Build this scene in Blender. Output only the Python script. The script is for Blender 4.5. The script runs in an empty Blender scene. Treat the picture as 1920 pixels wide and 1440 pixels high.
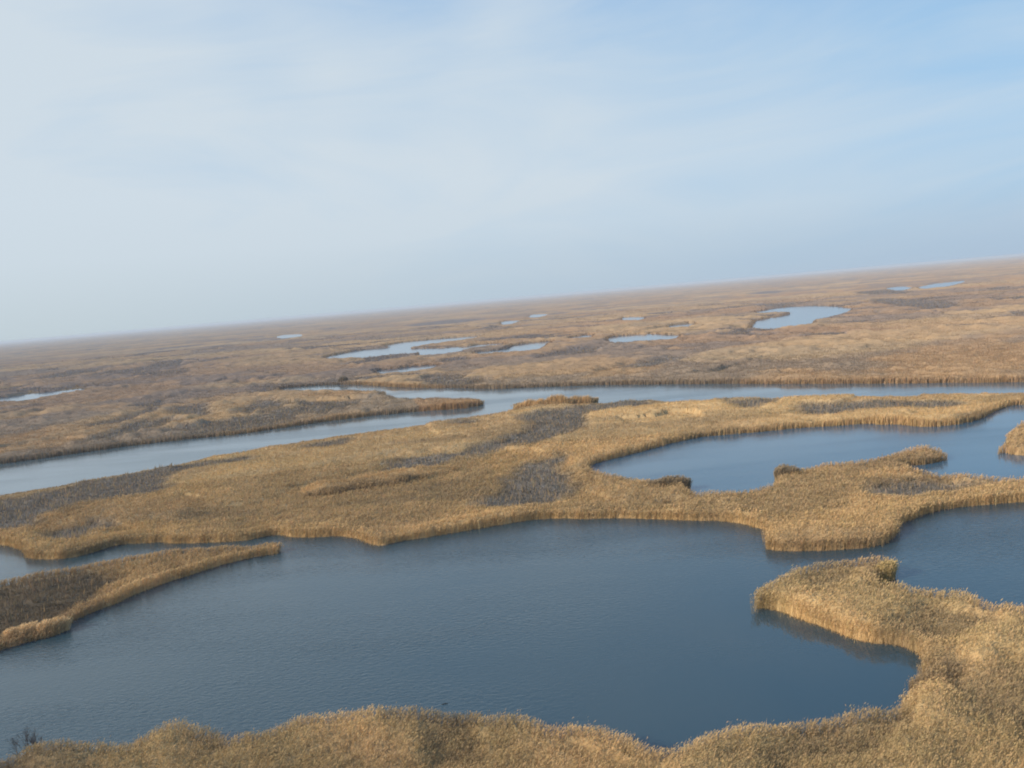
import bpy, math, random
import numpy as np
from mathutils import Vector, Matrix

rng = np.random.default_rng(7)
random.seed(7)
scene = bpy.context.scene

# ------------------------------------------------------------------ camera
F_PX, CX, CY = 1663.0, 960.0, 720.0          # focal length in pixels of a 1920 x 1440 frame
CAM_H = 45.0
PITCH = math.radians(5.53)
ROLL = math.radians(4.91)
cam_d = bpy.data.cameras.new('camera')
cam = bpy.data.objects.new('camera', cam_d)
scene.collection.objects.link(cam)
cam_d.sensor_width = 36.0
cam_d.lens = 36.0 * F_PX / 1920.0
cam_d.clip_start = 0.5
cam_d.clip_end = 300000.0
R_cam = (Matrix.Rotation(math.pi / 2 - PITCH, 3, 'X') @ Matrix.Rotation(-ROLL, 3, 'Z'))
cam.matrix_world = Matrix.Translation((0, 0, CAM_H)) @ R_cam.to_4x4()
scene.camera = cam
RC = np.array(R_cam)

# ------------------------------------------------------------------ sun, sky, exposure
SUN_EL, SUN_AZ = math.radians(27), math.radians(-113)      # azimuth clockwise from +Y
sd = Vector((math.sin(SUN_AZ) * math.cos(SUN_EL), math.cos(SUN_AZ) * math.cos(SUN_EL), math.sin(SUN_EL)))
sun_d = bpy.data.lights.new('sun', 'SUN')
sun_d.energy = 4.3
sun_d.angle = math.radians(1.5)
sun_d.color = (1.0, 0.89, 0.74)
sun = bpy.data.objects.new('sun', sun_d)
scene.collection.objects.link(sun)
sun.rotation_euler = sd.to_track_quat('Z', 'Y').to_euler()

world = bpy.data.worlds.new('World')
scene.world = world
world.use_nodes = True
wn, wl = world.node_tree.nodes, world.node_tree.links
wn.clear()
SKY_S = 0.1


def N(nodes, kind, **kw):
    n = nodes.new(kind)
    for k, v in kw.items():
        setattr(n, k, v)
    return n


out = N(wn, 'ShaderNodeOutputWorld')
bg = N(wn, 'ShaderNodeBackground')
bg.inputs['Strength'].default_value = SKY_S
wl.new(bg.outputs[0], out.inputs[0])
sky = N(wn, 'ShaderNodeTexSky', sky_type='NISHITA', sun_disc=False)
sky.sun_elevation = SUN_EL
sky.sun_rotation = SUN_AZ
sky.altitude = 0
sky.air_density = 1.0
sky.dust_density = 1.2
sky.ozone_density = 1.6
geo = N(wn, 'ShaderNodeTexCoord')
sep = N(wn, 'ShaderNodeSeparateXYZ')
wl.new(geo.outputs['Generated'], sep.inputs[0])


def mathn(nodes, links, op, a, b=None, clamp=False):
    n = nodes.new('ShaderNodeMath')
    n.operation = op
    n.use_clamp = clamp
    for i, v in enumerate((a, b)):
        if v is None:
            continue
        if isinstance(v, (int, float)):
            n.inputs[i].default_value = v
        else:
            links.new(v, n.inputs[i])
    return n.outputs[0]


def ramp(nodes, links, fac, stops):
    r = nodes.new('ShaderNodeValToRGB')
    e = r.color_ramp.elements
    while len(e) < len(stops):
        e.new(0.5)
    for i, (p, c) in enumerate(stops):
        e[i].position = p
        e[i].color = (c, c, c, 1) if isinstance(c, (int, float)) else (*c, 1)
    links.new(fac, r.inputs[0])
    return r.outputs[0]


def mixc(nodes, links, fac, a, b, mode='MIX'):
    m = nodes.new('ShaderNodeMix')
    m.data_type = 'RGBA'
    m.blend_type = mode
    for sock, v in ((m.inputs[0], fac), (m.inputs[6], a), (m.inputs[7], b)):
        if isinstance(v, (int, float)):
            sock.default_value = v
        elif isinstance(v, tuple):
            sock.default_value = (*v, 1)
        else:
            links.new(v, sock)
    return m.outputs[2]


def cloud(rot, scale, seed, det=5, dist=0.6, rough=0.55):
    mp = N(wn, 'ShaderNodeMapping', vector_type='POINT')
    mp.inputs['Rotation'].default_value = rot
    mp.inputs['Scale'].default_value = scale
    mp.inputs['Location'].default_value = seed
    wl.new(geo.outputs['Generated'], mp.inputs[0])
    nz = N(wn, 'ShaderNodeTexNoise')
    nz.inputs['Scale'].default_value = 1.0
    nz.inputs['Detail'].default_value = det
    nz.inputs['Roughness'].default_value = rough
    nz.inputs['Distortion'].default_value = dist
    wl.new(mp.outputs[0], nz.inputs['Vector'])
    return nz.outputs['Fac']


sky_c = mixc(wn, wl, 1.0, sky.outputs[0], (1.0, 1.0, 1.0), 'MULTIPLY')
n_big = cloud((0, math.radians(22), 0), (1.6, 1.6, 4.2), (2.3, 4.7, 9.3), det=4, dist=0.4, rough=0.45)
n_fine = cloud((0, math.radians(28), 0), (2.6, 2.6, 11.0), (4.3, 0.1, 1.3), det=6, dist=0.9)
side = ramp(wn, wl, mathn(wn, wl, 'MULTIPLY_ADD', sep.outputs['X'], 0.9, ), [(0, 0.0), (1, 1.0)])
# the veil of high cloud is denser on the left (towards the sun) and low down
veil = mathn(wn, wl, 'MULTIPLY', sep.outputs['X'], -0.85)
veil = mathn(wn, wl, 'ADD', veil, mathn(wn, wl, 'MULTIPLY_ADD', n_big, 0.55))
veil.node.inputs[1].links[0].from_node.inputs[2].default_value = 0.58
veil = mathn(wn, wl, 'ADD', veil, mathn(wn, wl, 'MULTIPLY', n_fine, 1.35))
low = mathn(wn, wl, 'MULTIPLY', sep.outputs['Z'], -1.3)
veil = mathn(wn, wl, 'ADD', veil, low)


def sky_dir(px, py):
    v = RC @ np.array([px - CX, -(py - CY), -F_PX])
    return tuple(v / np.linalg.norm(v))


# broad holes (negative) and banks (positive) of the veil: direction, angular size, weight
for px_, py_, deg, wt in [(290, 225, 7, -0.36), (640, 40, 6, -0.22), (1500, 80, 24, -0.13), (1900, 40, 10, -0.15),
                          (560, 330, 18, 0.12), (60, 120, 14, 0.10), (1750, 280, 9, 0.12)]:
    dp = N(wn, 'ShaderNodeVectorMath', operation='DOT_PRODUCT')
    nv = N(wn, 'ShaderNodeVectorMath', operation='NORMALIZE')
    wl.new(geo.outputs['Generated'], nv.inputs[0])
    wl.new(nv.outputs[0], dp.inputs[0])
    dp.inputs[1].default_value = sky_dir(px_, py_)
    mr = N(wn, 'ShaderNodeMapRange', interpolation_type='SMOOTHERSTEP')
    mr.inputs['From Min'].default_value = math.cos(math.radians(deg * 1.6))
    mr.inputs['From Max'].default_value = 1.0
    mr.inputs['To Max'].default_value = wt
    wl.new(dp.outputs['Value'], mr.inputs['Value'])
    veil = mathn(wn, wl, 'ADD', veil, mr.outputs[0])
veil = ramp(wn, wl, mathn(wn, wl, 'SUBTRACT', veil, 0.585, True), [(0.0, 0.05), (0.45, 0.52), (1.0, 0.95)])
VEIL_C = tuple(v / SKY_S for v in (0.635, 0.720, 0.790))
BLUE_C = tuple(v / SKY_S for v in (0.375, 0.615, 0.88))
DEEP_C = tuple(v / SKY_S for v in (0.22, 0.44, 0.84))
high = ramp(wn, wl, sep.outputs['Z'], [(0.22, 0.0), (0.55, 1.0)])
base_c = mixc(wn, wl, 0.8, sky_c, mixc(wn, wl, high, BLUE_C, DEEP_C))
col = mixc(wn, wl, veil, base_c, VEIL_C)
# hazy band lying on the horizon
hz = ramp(wn, wl, mathn(wn, wl, 'ABSOLUTE', sep.outputs['Z']), [(0.0, 0.95), (0.03, 0.65), (0.075, 0.18), (0.13, 0.0)])
HOR_L = tuple(v / SKY_S for v in (0.53, 0.62, 0.67))
HOR_R = tuple(v / SKY_S for v in (0.40, 0.525, 0.67))
HOR_C = mixc(wn, wl, mathn(wn, wl, 'MULTIPLY_ADD', sep.outputs['X'], 1.0, True), HOR_L, HOR_R)
HOR_C.node.inputs[0].links[0].from_node.inputs[2].default_value = 0.45
col = mixc(wn, wl, hz, col, HOR_C)
wl.new(col, bg.inputs['Color'])

vs = scene.view_settings
vs.view_transform = 'Standard'
vs.look = 'None'
vs.exposure = 0.0
vs.gamma = 1.0
scene.cycles.use_denoising = True
scene.cycles.filter_width = 1.9
scene.cycles.max_bounces = 6
scene.cycles.diffuse_bounces = 3
scene.cycles.glossy_bounces = 2
scene.cycles.transmission_bounces = 2
scene.cycles.volume_bounces = 1
scene.cycles.transparent_max_bounces = 4


# ------------------------------------------------------------------ helpers
def unproject(px, py, z=0.0):
    """photo pixel -> ground point at height z"""
    px, py = np.asarray(px, float), np.asarray(py, float)
    v = np.stack([(px - CX), -(py - CY), -np.full_like(px, F_PX)], -1) @ RC.T
    t = (z - CAM_H) / v[..., 2]
    return v[..., 0] * t, v[..., 1] * t


def project(x, y, z=0.0):
    p = np.stack([x, y, np.full_like(x, z) - CAM_H], -1) @ RC
    return CX + F_PX * p[..., 0] / -p[..., 2], CY - F_PX * p[..., 1] / -p[..., 2]


def inside(poly, x, y):
    """vectorised even-odd test, poly (n,2)"""
    res = np.zeros(x.shape, bool)
    x0, y0 = poly.min(0)
    x1, y1 = poly.max(0)
    idx = np.nonzero((x >= x0) & (x <= x1) & (y >= y0) & (y <= y1))[0]
    if len(idx) == 0:
        return res
    xs, ys = x[idx], y[idx]
    r = np.zeros(len(idx), bool)
    n = len(poly)
    for i in range(n):
        ax, ay = poly[i]
        bx, by = poly[(i + 1) % n]
        if ay == by:
            continue
        c = ((ay > ys) != (by > ys)) & (xs < (bx - ax) * (ys - ay) / (by - ay) + ax)
        r ^= c
    res[idx] = r
    return res


def edge_dist(poly, x, y, far):
    """distance to the outline, capped at far"""
    d = np.full(x.shape, far, float)
    n = len(poly)
    x0, y0 = poly.min(0) - far
    x1, y1 = poly.max(0) + far
    idx = np.nonzero((x >= x0) & (x <= x1) & (y >= y0) & (y <= y1))[0]
    if len(idx) == 0:
        return d
    xs, ys = x[idx], y[idx]
    dd = np.full(len(idx), far * far)
    for i in range(n):
        ax, ay = poly[i]
        bx, by = poly[(i + 1) % n]
        m = np.nonzero((xs > min(ax, bx) - far) & (xs < max(ax, bx) + far) & (ys > min(ay, by) - far) & (ys < max(ay, by) + far))[0]
        if len(m) == 0:
            continue
        ex, ey = bx - ax, by - ay
        L = ex * ex + ey * ey + 1e-9
        t = np.clip(((xs[m] - ax) * ex + (ys[m] - ay) * ey) / L, 0, 1)
        q = (xs[m] - ax - t * ex) ** 2 + (ys[m] - ay - t * ey) ** 2
        dd[m] = np.minimum(dd[m], q)
    d[idx] = np.minimum(d[idx], np.sqrt(dd))
    return d


def _hash(ix, iy, s):
    h = (ix.astype(np.int64) * 374761393 + iy.astype(np.int64) * 668265263 + s * 982451653) & 0xFFFFFFFF
    h = ((h ^ (h >> 13)) * 1274126177) & 0xFFFFFFFF
    return ((h ^ (h >> 16)) & 0xFFFFFF) / float(0xFFFFFF)


def vnoise(x, y, s):
    ix, iy = np.floor(x), np.floor(y)
    fx, fy = x - ix, y - iy
    fx, fy = fx * fx * (3 - 2 * fx), fy * fy * (3 - 2 * fy)
    a, b = _hash(ix, iy, s), _hash(ix + 1, iy, s)
    c, d = _hash(ix, iy + 1, s), _hash(ix + 1, iy + 1, s)
    return (a + (b - a) * fx) * (1 - fy) + (c + (d - c) * fx) * fy


def fbm(x, y, size, s, octs=3):
    """0..1, features of about `size` metres"""
    a, tot, r = 1.0, 0.0, 0.0
    xx, yy = x * 0.86 + y * 0.5, -x * 0.5 + y * 0.86
    for o in range(octs):
        r = r + a * vnoise(xx / size + 13.7 * s, yy / size - 7.1 * s, s + o * 31)
        tot += a
        a *= 0.5
        size *= 0.47
        xx, yy = xx * 0.8 - yy * 0.6, xx * 0.6 + yy * 0.8
    return r / tot


def sstep(a, b, v):
    t = np.clip((v - a) / (b - a), 0, 1)
    return t * t * (3 - 2 * t)


def smooth_poly(P, it=2):
    P = np.asarray(P, float)
    for _ in range(it):
        Q = np.roll(P, -1, 0)
        P = np.stack([0.75 * P + 0.25 * Q, 0.25 * P + 0.75 * Q], 1).reshape(-1, 2)
    return P


def wobble(P, amp):
    """densify a shoreline and give it small irregular bays"""
    outp = []
    n = len(P)
    for i in range(n):
        a, b = P[i], P[(i + 1) % n]
        L = np.hypot(*(b - a))
        k = max(1, min(60, int(L / (amp * 1.6))))
        for j in range(k):
            outp.append(a + (b - a) * j / k)
    Q = np.array(outp)
    dx = (fbm(Q[:, 0], Q[:, 1], amp * 13, 3, 4) - 0.5) * 2.6 * amp
    dy = (fbm(Q[:, 0], Q[:, 1], amp * 13, 9, 4) - 0.5) * 2.6 * amp
    return Q + np.stack([dx, dy], 1)


def tag(o, label=None, cat=None, kind=None, group=None):
    if label:
        o['label'] = label
    if cat:
        o['category'] = cat
    if kind:
        o['kind'] = kind
    if group:
        o['group'] = group
    return o


def link(name, me, mat, parent=None):
    o = bpy.data.objects.new(name, me)
    scene.collection.objects.link(o)
    me.materials.append(mat)
    if parent is not None:
        o.parent = parent
    return o


def tri_mesh(name, V, Fq, col=None, smooth=False):
    """V (n,3); Fq (m,3) or (m,4); col (n,3) point colours"""
    me = bpy.data.meshes.new(name)
    k = Fq.shape[1]
    me.vertices.add(len(V))
    me.vertices.foreach_set('co', np.ascontiguousarray(V, np.float32).ravel())
    me.loops.add(Fq.size)
    me.loops.foreach_set('vertex_index', np.ascontiguousarray(Fq, np.int32).ravel())
    me.polygons.add(len(Fq))
    me.polygons.foreach_set('loop_start', np.arange(0, Fq.size, k, dtype=np.int32))
    if smooth:
        me.polygons.foreach_set('use_smooth', np.ones(len(Fq), bool))
    me.update(calc_edges=True)
    if col is not None:
        a = me.attributes.new('plant_colour', 'FLOAT_COLOR', 'POINT')
        c = np.ones((len(V), 4), np.float32)
        c[:, :3] = col
        a.data.foreach_set('color', c.ravel())
    return me


# ------------------------------------------------------------------ shorelines, (photo x, photo y, height of what hides the water there)
T = 2.2     # tall reed
TR = 2.6    # the taller reed by the river
LO = 1.3    # short reed on the river's near bank
LAKE = [(-420, 985, 0), (-200, 1008, 0), (0, 1022, 0), (17, 1024, 0), (44, 1030, 0), (51, 1040, 0), (55, 1049, 0), (102, 1051, 0), (152, 1044, 0),
        (187, 1034, 0), (216, 1024, 0), (248, 1020, 0), (280, 1020, 0), (306, 1018, 0), (309, 1022, 0), (379, 1019, 0),
        (449, 1016, 0), (478, 1011, 0), (519, 1004, 0), (537, 1009, 0), (590, 1008, 0), (640, 1005, 0), (676, 1012, 0),
        (692, 1023, 0), (718, 1024, 0), (748, 1017, 0), (792, 1010, 0), (864, 998, 0), (929, 987, 0), (1001, 976, 0),
        (1037, 972, 0), (1110, 973, 0), (1182, 974, 0), (1284, 976, 0), (1351, 979, 0), (1392, 984, 0), (1419, 991, 0),
        (1438, 1000, 0), (1437, 1008, 0), (1430, 1020, 0), (1432, 1035, 0), (1520, 1035, 0), (1619, 1029, 0), (1668, 1020, 0),
        (1683, 1002, 0), (1679, 986, 0), (1714, 971, 0), (1763, 958, 0), (1812, 951, 0), (1874, 945, 0), (1920, 942, 0),
        (2100, 930, 0), (2500, 925, 0), (2500, 1260, T), (2200, 1190, T), (2000, 1160, T), (1920, 1143, T), (1886, 1134, T), (1864, 1142, T),
        (1836, 1134, T), (1810, 1115, T), (1785, 1111, T), (1746, 1112, T), (1703, 1101, T), (1678, 1100, T), (1640, 1094, T),
        (1642, 1090, 0), (1665, 1090, 0), (1675, 1079, 1), (1671, 1066, 1.5), (1658, 1059, 1.5), (1639, 1055, 1.5), (1605, 1057, 1.5), (1549, 1061, 1.6),
        (1518, 1064, 1.7), (1487, 1072, 1.8), (1461, 1086, 1.9), (1428, 1100, T), (1419, 1115, T), (1417, 1128, 2), (1423, 1143, 0), (1464, 1150, 0),
        (1492, 1163, 0), (1543, 1178, 0), (1582, 1194, 0), (1619, 1205, 0), (1675, 1211, 0), (1703, 1221, 0), (1720, 1234, 0),
        (1725, 1253, 0), (1729, 1276, 0.5), (1722, 1286, 2.5), (1705, 1294, T), (1697, 1301, T), (1692, 1317, T), (1675, 1332, T), (1645, 1331, T),
        (1610, 1330, T), (1580, 1340, T), (1547, 1347, T), (1507, 1352, T), (1465, 1356, T), (1435, 1360, T), (1380, 1368, T),
        (1350, 1375, T), (1320, 1383, T), (1285, 1398, T), (1277, 1406, T), (1255, 1413, T), (1222, 1409, T), (1200, 1402, T),
        (1195, 1387, T), (1160, 1386, T), (1120, 1374, T), (1072, 1368, T), (1042, 1373, T), (1025, 1363, T), (992, 1351, T),
        (960, 1342, T), (917, 1348, T), (890, 1338, T), (855, 1338, T), (780, 1334, T), (685, 1336, T), (630, 1342, T),
        (565, 1349, T), (530, 1362, T), (480, 1374, T), (462, 1374, T), (435, 1383, T), (417, 1384, T), (405, 1372, T),
        (375, 1366, T), (350, 1358, T), (300, 1366, T), (262, 1379, T), (225, 1392, T), (150, 1392, T), (82, 1397, T),
        (45, 1402, T), (15, 1419, T), (0, 1427, T), (-80, 1450, T), (-200, 1520, T), (-420, 1560, T), (-700, 1600, T), (-700, 1460, 0), (-420, 1370, 0),
        (-200, 1290, 0), (0, 1222, 0), (60, 1205, 0), (118, 1192, 0), (128, 1175, 0), (150, 1160, 0), (200, 1140, 0),
        (270, 1112, 0), (330, 1088, 0), (400, 1065, 0), (470, 1048, 0), (518, 1040, 0), (532, 1033, 0), (527, 1021, 1.3), (500, 1020, 1.3), (478, 1022, 1.3),
        (449, 1021, 1.6), (408, 1021, 1.8), (344, 1025, 2), (262, 1036, 2), (204, 1047, 2), (146, 1056, T), (88, 1065, T), (0, 1080, T),
        (-200, 1120, T), (-420, 1160, T)]
RIVER = [(522, 728, 0), (565, 725, 0), (615, 722, 0), (652, 721.5, 0), (685, 722, 0), (715, 724.5, 0), (765, 727, 0), (840, 728, 0), (920, 729, 0),
         (940, 729, 0), (1025, 725.5, 0), (1112, 722.5, 0), (1200, 721, 0), (1380, 720, 0), (1480, 720.5, 0), (1590, 720, 0),
         (1715, 719, 0), (1920, 717, 0), (2200, 712, 0), (2600, 706, 0), (2600, 722, LO), (2200, 726, LO), (1920, 730, LO), (1840, 732, LO), (1727, 733, LO), (1715, 738, LO),
         (1640, 737.5, LO), (1552, 740, LO), (1477, 744.5, LO), (1462, 745.5, LO), (1385, 743.5, LO), (1340, 746, LO), (1320, 750, LO),
         (1275, 752, LO), (1237, 750, LO), (1200, 746, LO), (1175, 747, LO), (1150, 750, LO), (1122, 752, LO), (1090, 744, TR), (1050, 745, TR),
         (1000, 745, TR), (975, 744, TR), (964, 747, TR), (962, 759, 0), (966, 769, 0.4), (940, 773, LO), (873, 782, LO), (765, 796, LO),
         (640, 812, LO), (515, 831, LO), (440, 845, LO), (400, 850, LO), (325, 867, LO), (250, 880, LO), (175, 891, LO), (100, 906, LO), (0, 921, LO),
         (-250, 962, LO), (-600, 1020, LO), (-600, 950, 0), (-250, 904, 0), (0, 871, 0), (100, 857, 0), (200, 842, 0), (325, 827, 0), (480, 811, 0),
         (515, 805, 0), (615, 790, 0), (690, 781, 0), (777, 772, 0), (865, 767, 0), (903, 761, 0), (900, 746, TR), (885, 744, TR),
         (852, 744, TR), (815, 747, TR), (790, 745, TR), (772, 749, 2), (752, 747, 2), (724, 742, 2), (719, 739, 0), (712, 733, TR), (690, 732, TR),
         (652, 730.5, TR), (590, 730.5, TR), (552, 731, 2.5), (522, 731, 2)]
POND = [(1102, 875, 0), (1129, 867, 0), (1175, 855, 0), (1230, 839, 0), (1270, 829, 0), (1325, 819, 0), (1400, 812, 0), (1440, 809, 0),
        (1490, 803, 0), (1565, 799, 0), (1638, 794, 0), (1648, 798, 0), (1680, 796, 0), (1710, 800, 0), (1740, 802, 0), (1790, 797, 0),
        (1830, 790, 0), (1852, 780, 0), (1865, 772, 0), (1890, 761, 0), (1920, 759, 0), (2200, 750, 0), (2600, 745, 0), (2600, 960, 2.3), (2200, 918, 2.3), (1920, 895, 2.3),
        (1840, 890, 2.3), (1777, 885, 2.3), (1740, 880, 2.3), (1712, 878, 2.3), (1700, 876, 1.5), (1702, 873.5, 0), (1727, 874, 0), (1750, 870, 0), (1770, 865, 0),
        (1774, 858, 0.8), (1765, 851, 1.0), (1747, 846, 1.1), (1715, 846, 1.3), (1640, 855, 2.3), (1590, 865, 2.3), (1515, 869, 2.3), (1485, 878, 2.3),
        (1465, 881, 2.3), (1459, 888, 2), (1456, 904, 0), (1447, 913, 2.0), (1435, 914, 2.0), (1392, 920, 2.0), (1332, 923, 2.0), (1294, 926, 2.0), (1289, 924, 0.5),
        (1288, 912, 2), (1281, 903, 2.3), (1257, 902, 2.3), (1235, 899, 2.3), (1192, 895, 2.0), (1148, 891, 2.0), (1127, 886, 2.0), (1105, 881, 2)]
ISLET = [(1920, 790, 2.4), (1907, 792, 2.4), (1890, 806, 2.4), (1885, 822, 2.4), (1873, 830, 2.4), (1869, 840, 2), (1871, 847, 0),
         (1897, 854, 0), (1920, 855, 0), (2000, 856, 0), (2090, 850, 0), (2120, 830, 2), (2080, 800, 2.4), (2000, 790, 2.4)]
H2 = 1.9
FAR_PONDS = [
    ('wide far pond with a reed spit cutting into it left of centre',
     [(610, 669, 0), (637, 664, 0), (680, 656, 0), (724, 652, 0), (731, 649, H2), (716, 647, H2), (750, 642, 0), (825, 635, 0), (875, 631, 0),
      (915, 629, 0), (875, 636, H2), (825, 642, H2), (795, 646, H2), (766, 651, H2), (768, 654, 0), (825, 653, 0), (870, 650, 0), (905, 645, 0),
      (944, 643.5, 0), (944, 646, H2), (905, 649, H2), (868, 654, H2), (862, 659, H2), (812, 665, H2), (781, 666, H2), (787, 661, 0),
      (776, 660, H2), (750, 661.5, H2), (700, 666, H2), (650, 671.5, H2), (611, 671.5, H2)]),
    ('short far pond with a long thin tail to its left',
     [(890, 660, 0), (950, 655, 0), (957, 649, 0), (985, 644, 0), (1040, 639, 0), (1019, 646, H2), (1020, 650, H2), (1007, 655, H2),
      (950, 659, H2), (890, 663, H2)]),
    ('narrow deep blue far pond in the centre right',
     [(1141, 635, 0), (1146, 632, 0), (1175, 628.5, 0), (1225, 625.5, 0), (1250, 628, 0), (1282, 628, 0), (1262, 636, H2), (1235, 637, H2),
      (1200, 639, H2), (1162, 641, H2), (1141, 638, H2)]),
    ('thin sliver of far water right of the short pond', [(1066, 633, 0), (1112, 626.5, 0), (1111, 631, H2), (1070, 636, H2)]),
    ('small blue far pond left of the ringed pond', [(1250, 611, 0), (1300, 605, 0), (1306, 608, H2), (1257, 615, H2)]),
    ('tiny bright far pond in the upper middle right', [(1166, 595, 0), (1187, 593.5, 0), (1210, 594.5, 0), (1207, 599, H2), (1167, 601, H2)]),
    ('tiny bright far pond above the wide pond', [(939, 602, 0), (982, 600, 0), (960, 607, H2), (939, 609, H2)]),
    ('faint far pond just below the horizon in the middle', [(992, 590, 0), (1030, 588, 0), (1015, 594, H2), (994, 595, H2)]),
    ('small white far pond, lonely on the left side', [(520, 629, 0), (566, 625.5, 0), (564, 631, H2), (518, 634, H2)]),
    ('slim pond behind a dark reed bank just beyond the river',
     [(700, 695.5, 0), (750, 690.5, 0), (787, 685.5, 0), (825, 684, 0), (805, 691, H2), (750, 698, H2), (712, 700, H2)]),
    ('large blue far pond ringed by reeds with a reed spit on its left',
     [(1411, 585.5, 0), (1450, 579, 0), (1507, 573, 0), (1563, 574, 0), (1588, 577, 0), (1604, 578, 0), (1588, 584, H2), (1563, 591, H2),
      (1540, 596, H2), (1528, 600, 1), (1520, 606, H2), (1492, 610, H2), (1450, 615, H2), (1414, 613.5, H2), (1406, 612.5, H2), (1414, 604, 0),
      (1436, 597, 0), (1473, 591.5, 0), (1486, 586, 0), (1484, 584.5, H2), (1464, 584, H2), (1422, 587, H2)]),
    ('small far pond high on the right, the left one of two', [(1655, 541, 0), (1689, 536.5, 0), (1715, 539, 0), (1689, 545.5, H2)]),
    ('long thin far pond high on the right, under the horizon', [(1718, 538.5, 0), (1760, 531, 0), (1779, 529, 0), (1815, 526, 0), (1790, 534, H2), (1765, 538, H2), (1729, 542, H2)]),
    ('thin far channel running out of the left edge',
     [(-300, 786, 0), (0, 746.5, 0), (75, 736.5, 0), (172, 727, 0), (125, 736, 2.0), (75, 742.3, 2.0), (0, 751.5, 2.0), (-300, 792, 1.5)]),
    ('small open puddle on the near bank of the river', [(1248, 752.5, 0), (1262, 748.5, 0), (1280, 746.5, 0), (1278, 753, 0.3), (1262, 754.5, 0.3)]),
]


def to_ground(pts):
    a = np.array(pts, float)
    x, y = unproject(a[:, 0], a[:, 1], a[:, 2])
    return np.stack([x, y], 1)


P_LAKE = wobble(wobble(smooth_poly(to_ground(LAKE), 1), 0.75), 0.25)
P_RIVER = wobble(smooth_poly(to_ground(RIVER), 1), 0.9)
P_POND = wobble(smooth_poly(to_ground(POND), 1), 0.85)
P_ISLET = wobble(smooth_poly(to_ground(ISLET), 2), 0.6)
P_FAR = [wobble(smooth_poly(to_ground(p), 1), 2.2) for _, p in FAR_PONDS]
WATERS = [P_LAKE, P_RIVER, P_POND] + P_FAR

# low grey scrub (photo pixels, height of the scrub, 0 brown-grey .. 1 blue-grey)
SCRUB = [
    ([(1173, 747), (1240, 751), (1140, 770), (1087, 780), (1103, 793), (1073, 813), (1007, 830), (923, 847), (840, 867), (757, 883), (707, 887),
      (740, 860), (840, 850), (923, 830), (973, 813), (1003, 800), (973, 780), (1023, 770), (1107, 760)], 1.0),
    ([(1070, 850), (1047, 877), (1073, 900), (1070, 933), (1040, 945), (973, 953), (900, 950), (900, 940), (940, 927), (950, 893), (973, 870), (1023, 860)], 1.0),
    ([(-200, 970), (0, 937), (88, 924), (150, 902), (250, 884), (325, 871), (412, 861), (475, 853), (475, 859), (375, 872), (317, 885), (307, 900), (315, 923),
      (233, 941), (181, 935), (122, 950), (85, 964), (58, 990), (0, 996), (-200, 1000)], 0.45),
    ([(88, 999), (163, 985), (190, 977), (210, 985), (169, 1002), (117, 1014), (85, 1008)], 0.7),
    ([(-200, 1125), (0, 1098), (88, 1081), (146, 1069), (204, 1069), (212, 1082), (242, 1087), (187, 1104), (172, 1130), (122, 1158), (105, 1170), (76, 1178), (29, 1180), (0, 1192), (-200, 1240)], 0.2),
    ([(1490, 762), (1565, 757), (1652, 750), (1740, 752), (1815, 752), (1752, 766), (1690, 759), (1627, 765), (1590, 776), (1540, 780), (1502, 776)], 0.8),
    ([(1350, 749), (1390, 750), (1450, 746), (1465, 749), (1437, 757), (1430, 766), (1387, 770), (1380, 760)], 0.8),
    ([(1632, 920), (1661, 901), (1714, 903), (1813, 909), (1895, 911), (1813, 920), (1710, 936), (1649, 932)], 0.8),
    ([(150, 830), (225, 807), (257, 792), (300, 790), (320, 800), (270, 810), (237, 820), (175, 835)], 0.8),
    ([(440, 777), (477, 755), (527, 752), (552, 759), (502, 767), (465, 775)], 0.8),
    ([(310, 772), (350, 760), (390, 757), (387, 770), (400, 777), (350, 785)], 0.8),
    ([(560, 840), (590, 832), (665, 820), (660, 827), (602, 837)], 0.7),
    ([(845, 792), (885, 787), (890, 793), (850, 798)], 0.8),
    ([(1153, 690), (1273, 667), (1290, 672), (1170, 697)], 0.5),
    ([(640, 683), (700, 672), (775, 663), (770, 668), (700, 684)], 0.6),
    ([(823, 673), (880, 668), (884, 678), (830, 682)], 0.7),
    ([(1625, 564), (1661, 559), (1768, 564), (1802, 573), (1796, 578), (1740, 584), (1730, 578), (1689, 574)], 0.6),
    ([(1796, 584), (1875, 580), (1870, 583), (1800, 587)], 0.5),
    ([(1850, 540), (1895, 537), (1895, 541), (1850, 544)], 0.5),
    ([(1600, 547), (1660, 543), (1720, 546), (1700, 552), (1620, 553)], 0.5),
    ([(1400, 551), (1430, 546), (1470, 544), (1470, 549), (1430, 552)], 0.7),
    ([(55, 712), (130, 695), (200, 690), (190, 697), (100, 712)], 0.5),
    ([(160, 800), (250, 782), (300, 762), (315, 767), (250, 790), (170, 806)], 0.4),
    ([(750, 612), (800, 603), (905, 596), (905, 600), (800, 612)], 0.5),
    ([(1000, 670), (1080, 652), (1140, 650), (1120, 660), (1020, 676)], 0.5),
]
P_SCRUB = [(smooth_poly(to_ground([(a, b, 0.8) for a, b in p]), 2), g) for p, g in SCRUB]
# short-reed clearings in front of a taller bank (their far edge shows as a wall)
CLEAR = [
    [(575, 932), (640, 924), (690, 908), (740, 902), (800, 894), (900, 905), (850, 925), (700, 950), (590, 950)],
    [(1150, 784), (1220, 779), (1268, 768), (1330, 775), (1300, 790), (1180, 800)],
    [(325, 933), (360, 930), (380, 938), (330, 944)],
    [(640, 1000), (700, 985), (760, 975), (905, 958), (905, 965), (760, 990)],
    [(560, 752), (640, 747), (700, 745), (705, 752), (620, 762), (560, 762)],
]
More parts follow.
